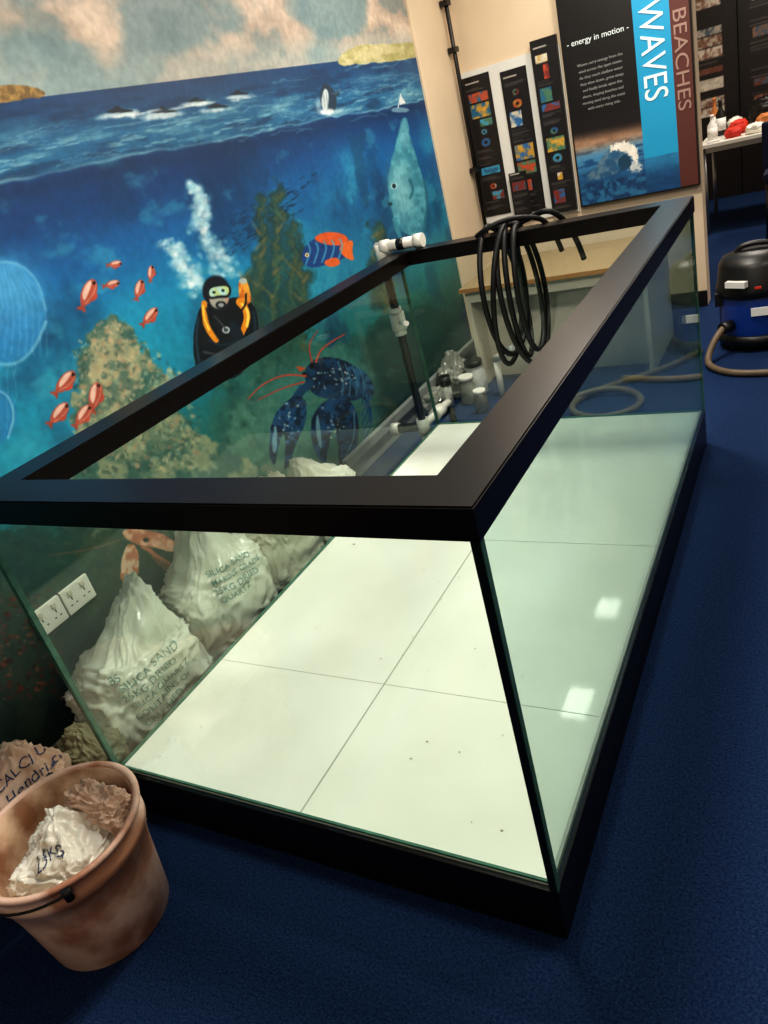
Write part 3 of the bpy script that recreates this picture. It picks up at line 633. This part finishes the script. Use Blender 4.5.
def wave_fn(S,T):
    H=lambda h:np.array(hexc(h))
    C=np.ones(S.shape+(3,))*H('1a1414')
    img=sm(.44,.35,T+.04*S)
    sea=mixc(np.ones(S.shape+(3,))*H('1d4f7c'),H('4f8fb8'),sm(.1,.3,T)*sm(.3,.55,fbm(S,T*4,14,3,4)))
    sea=mixc(sea,H('c08458'),sm(.26,.36,T)*.8)
    C=mixc(C,sea,img)
    K=Canvas(S*1000,(.5-T)*1000,C)
    K.poly([(40,340),(90,300),(150,250),(210,190),(290,185),(350,220),(372,270),(350,315),(330,280),(300,262),(262,270),(240,310),(255,350),(60,365)],'5f7f93',rag=8,soft=6,mott=('2c5a80',.03),a=.95)
    K.poly([(190,215),(240,178),(310,180),(362,220),(376,280),(350,330),(338,290),(310,245),(260,225)],'f4eee2',rag=16,soft=6)
    K.ell(345,335,40,26,'f4efe2',ang=30,rag=.8,soft=.5,a=.8)
    K.poly([(255,262),(300,250),(330,285),(325,330),(270,345),(245,310)],'1d4560',rag=4,soft=5)
    K.poly([(0,375),(600,390),(600,520),(0,520)],'153a63',rag=8,soft=10,mott=('2b6a94',.04),smooth=0)
    return K.C
painted_grid("wave_photograph",(bx[0],YB-.047,bzb),(1,0,0),(0,0,1),bx[2]-bx[0],.48,.004,wave_fn,pm,D_)
box("text_panel",(bx[0],bx[1]),(YB-.047,YB-.044),(bzb+.48,bzt),M['pblack'],D_)
box("cyan_strip",(bx[1],bx[2]),(YB-.052,YB-.044),(bzb+.16,bzt),M['cyan'],D_)
painted_grid("strip_sea_print",(bx[1],YB-.0525,bzb),(1,0,0),(0,0,1),bx[2]-bx[1],.20,.004,lambda S,T:mixc(np.ones(S.shape+(3,))*np.array(hexc('123a68')),np.array(hexc('2f86b4')),sm(.05,.2,T)*.7+.3*fbm(S,T*4,18,2,4)),pm,D_)
box("brown_strip",(bx[2],bx[3]),(YB-.052,YB-.044),(bzb,bzt),M['brown'],D_)
yt=YB-.054
text("title_waves","WAVES",.185,(bx[1]+.034,yt,1.755),(0,0,-1),(1,0,0),M['txtw'],D_,xs=.83)
text("title_beaches","BEACHES",.10,(bx[2]+.016,yt,1.68),(0,0,-1),(1,0,0),M['txtg'],D_,xs=1.25)
text("caption","- energy in motion -",.044,((bx[0]+bx[1])/2,YB-.05,1.645),(1,0,0),(0,0,1),M['txtw'],D_,align='CENTER')
for k in range(8):
    text("body_line_%d"%(k+1),["Waves carry energy from the","wind across the open ocean.","As they reach shallow water","they slow down, grow steep","and finally break upon the","shore, shaping beaches and","moving sand along the coast","with every rising tide."][k],.022,((bx[0]+bx[1])/2,YB-.05,1.53-k*.034),(1,0,0),(0,0,1),M['txtd'],D_,align='CENTER')
# ---------------------------------------------------------------- vacuum cleaner
V=empty("vacuum_cleaner");vc=(.12,3.56,0)
lathe("drum",[(.15,.05),(.185,.06),(.19,.10),(.188,.28),(.185,.29)],vc,M['vblue'],V)
lathe("drum_base",[(.12,.03),(.2,.035),(.205,.06),(.2,.085),(.19,.09)],vc,M['blackp'],V)
lathe("motor_head",[(.19,.285),(.202,.29),(.202,.33),(.195,.35),(.185,.44),(.165,.475),(.09,.495),(.02,.50)],vc,M['blackp'],V)
box("maker_label",(vc[0]-.14,vc[0]-.03),(vc[1]-.20,vc[1]-.17),(.355,.385),M['label'],V,rot=-.5);box("warning_label",(vc[0]-.02,vc[0]+.09),(vc[1]-.20,vc[1]-.185),(.2,.24),M['label'],V)
box("red_tab",(vc[0]-.0,vc[0]+.03),(vc[1]-.206,vc[1]-.18),(.34,.35),M['red'],V);box("latch_1",(vc[0]-.2,vc[0]-.16),(vc[1]-.10,vc[1]-.06),(.24,.31),M['blackp'],V,bev=.004)
tube("carry_handle",[(vc[0]-.1,vc[1],.45),(vc[0]-.1,vc[1],.51),(vc[0]-.05,vc[1],.525),(vc[0]+.05,vc[1],.525),(vc[0]+.1,vc[1],.51),(vc[0]+.1,vc[1],.45)],.014,M['blackp'],V)
cyl("hose_port",(vc[0]-.12,vc[1]-.15,.15),(vc[0]-.16,vc[1]-.2,.15),.03,M['blackp'],V)
for k in range(4):
    a=math.pi/4+k*math.pi/2;cyl("castor_%d"%(k+1),(vc[0]+.17*math.cos(a)-.012,vc[1]+.17*math.sin(a),.022),(vc[0]+.17*math.cos(a)+.012,vc[1]+.17*math.sin(a),.022),.022,M['blackp'],V)
hz=.018
hpts=[(vc[0]-.155,vc[1]-.195,.15),(vc[0]-.19,vc[1]-.24,.12),(-.11,3.26,.03),(-.09,3.18,hz),(-.02,3.08,hz),(.1,3.02,hz),(.3,3.02,hz),(.5,3.1,hz)]
tube("suction_hose",hpts,.017,M['hose'],V)
tube("suction_hose_loop",[(-.16,3.42,hz),(-.25,3.24,hz),(-.42,3.10,hz),(-.62,2.95,hz),(-.72,2.78,hz),(-.66,2.62,hz),(-.50,2.56,hz),(-.36,2.64,hz),(-.34,2.80,hz),(-.46,2.92,hz+.01),(-.62,2.90,hz+.03),(-.76,2.80,hz),(-.80,2.60,hz)],.017,M['hose'],V)
# ---------------------------------------------------------------- far area
TB=empty("white_table")
tx0,tx1,ty0,ty1=-.50,1.3,6.45,7.15
box("table_top",(tx0,tx1),(ty0,ty1),(.70,.73),M['white'],TB,bev=.003)
for k,(x,y) in enumerate([(tx0+.04,ty0+.04),(tx1-.04,ty0+.04),(tx0+.04,ty1-.04),(tx1-.04,ty1-.04)]):cyl("leg_%d"%(k+1),(x,y,0),(x,y,.70),.016,M['steel'],TB,12)
box("apron_rail",(tx0+.04,tx1-.04),(ty0+.03,ty0+.05),(.66,.70),M['steel'],TB)
def bottle(x,y,m,h=.24,r=.035):
    b=empty("glass_bottle");lathe("bottle_body",[(r*.9,0),(r,.01),(r,h*.6),(r*.4,h*.75),(r*.35,h*.92),(r*.42,h*.93),(r*.42,h)],(x,y,.73),m,b,24)
    lathe("bottle_label",[(r*1.02,h*.15),(r*1.02,h*.5)],(x,y,.73),M['label'],b,24);return b
bottle(-.41,6.66,M['label'],.2,.04);bottle(-.37,6.93,M['blackp'],.28,.04);bottle(-.43,7.06,M['orange'],.3,.035)
sack("red_cloth",(-.25,6.60,.765),(.12,.10,.07),.0,31,M['red'],crump=1.5,nx=40,ny=30);sack("white_cloth",(-.08,6.55,.765),(.14,.1,.07),.0,32,M['plasticbag'],crump=1.5,nx=40,ny=30)
sack("orange_cloth",(.0,6.73,.785),(.16,.12,.11),.0,33,M['orange'],crump=1.5,nx=40,ny=30);sack("red_cloth.001",(-.22,6.78,.78),(.14,.12,.1),.0,34,M['red'],crump=1.5,nx=40,ny=30)
sack("dark_bag",(.02,6.99,.84),(.34,.2,.22),.0,36,M['blackp'],crump=1.2,nx=50,ny=36);sack("white_cloth.001",(-.26,6.98,.785),(.12,.12,.11),.0,35,M['plasticbag'],crump=1.5,nx=40,ny=30)
bk=empty("stacked_papers");box("sheet_stack",(-.44,-.34),(6.47,6.55),(.73,.745),M['label'],bk,rot=.1)
lp=empty("open_laptop");box("keyboard_base",(.2,.5),(6.55,6.75),(.73,.745),M['blackp'],lp,bev=.003);box("screen",(.2,.5),(6.75,6.765),(.745,.95),M['blackp'],lp,bev=.003)
ch=empty("office_chair")
box("seat",(.0,.42),(6.0,6.4),(.42,.48),M['chair'],ch,bev=.02);box("backrest",(.0,.42),(5.97,6.02),(.52,.85),M['chair'],ch,bev=.02)
for k,(x,y) in enumerate([(.03,6.03),(.39,6.03),(.03,6.37),(.39,6.37)]):cyl("leg_%d"%(k+1),(x,y,0),(x,y,.44),.012,M['blackp'],ch,12)
cyl("back_post_1",(.06,6.0,.44),(.06,5.995,.6),.012,M['blackp'],ch,12);cyl("back_post_2",(.36,6.0,.44),(.36,5.995,.6),.012,M['blackp'],ch,12)
E=empty("dark_exhibition_boards")
for k,(x0,x1,z0,z1) in enumerate([(-1.3,-.35,.8,2.3),(-.3,.55,.8,2.3),(.6,1.5,.8,2.3)]):
    box("board_%d"%(k+1),(x0-.02,x1+.02),(8.22,8.28),(0,z1+.02),M['pblack'],E)
    painted_grid("board_print_%d"%(k+1),(x0,8.215,z0),(1,0,0),(0,0,1),x1-x0,z1-z0,.012,poster_fn(70+k,x1-x0,z1-z0,['7a5444','8b6552','b9afa0','4a5a68','d4cabc','6a3a2e']),pm,E)
# ---------------------------------------------------------------- ceiling lamps read from reflections and shadow, plus added unseen fill lights
def lamp(x,y,sx,sy,P_,col=(1,.915,.80)):
    g=empty("ceiling_lamp_or_added_fill");box("housing",(x-sx/2-.02,x+sx/2+.02),(y-sy/2-.02,y+sy/2+.02),(CEIL-.05,CEIL),M['white'],g)  # every light gets this housing box, added fill lights included
    l=bpy.data.lights.new("area_lamp",'AREA');l.shape='RECTANGLE';l.size=sx;l.size_y=sy;l.energy=P_;l.color=col
    o=bpy.data.objects.new("area_lamp",l);link(o,g);o.location=(x,y,CEIL-.056)
lamp(-1.02,2.95,.17,.30,2.4)
lamp(-1.05,4.05,.17,.24,1.7)
lamp(-.50,2.75,.2,.3,39)  # key light, added beside the dim mirrored lamp it stands in for
lamp(-.38,3.75,.2,.3,14)  # unseen fill, added to brighten the back wall
lamp(-.42,.60,.4,.4,44)
lamp(1.4,1.6,.3,1.2,24)  # unseen soft fill, added over the right side
lamp(1.6,6.0,.3,1.2,45)  # unseen fill, added to light the far area
lamp(-.1,6.2,.3,.3,34)  # second unseen fill, added over the far table
lamp(.9,-1.7,.6,.6,14)  # unseen fill near the camera, added to lift bucket and front carpet
w=bpy.data.worlds.new("world");SC.world=w;w.use_nodes=True;w.node_tree.nodes["Background"].inputs[0].default_value=(1,.9,.8,1);w.node_tree.nodes["Background"].inputs[1].default_value=.2
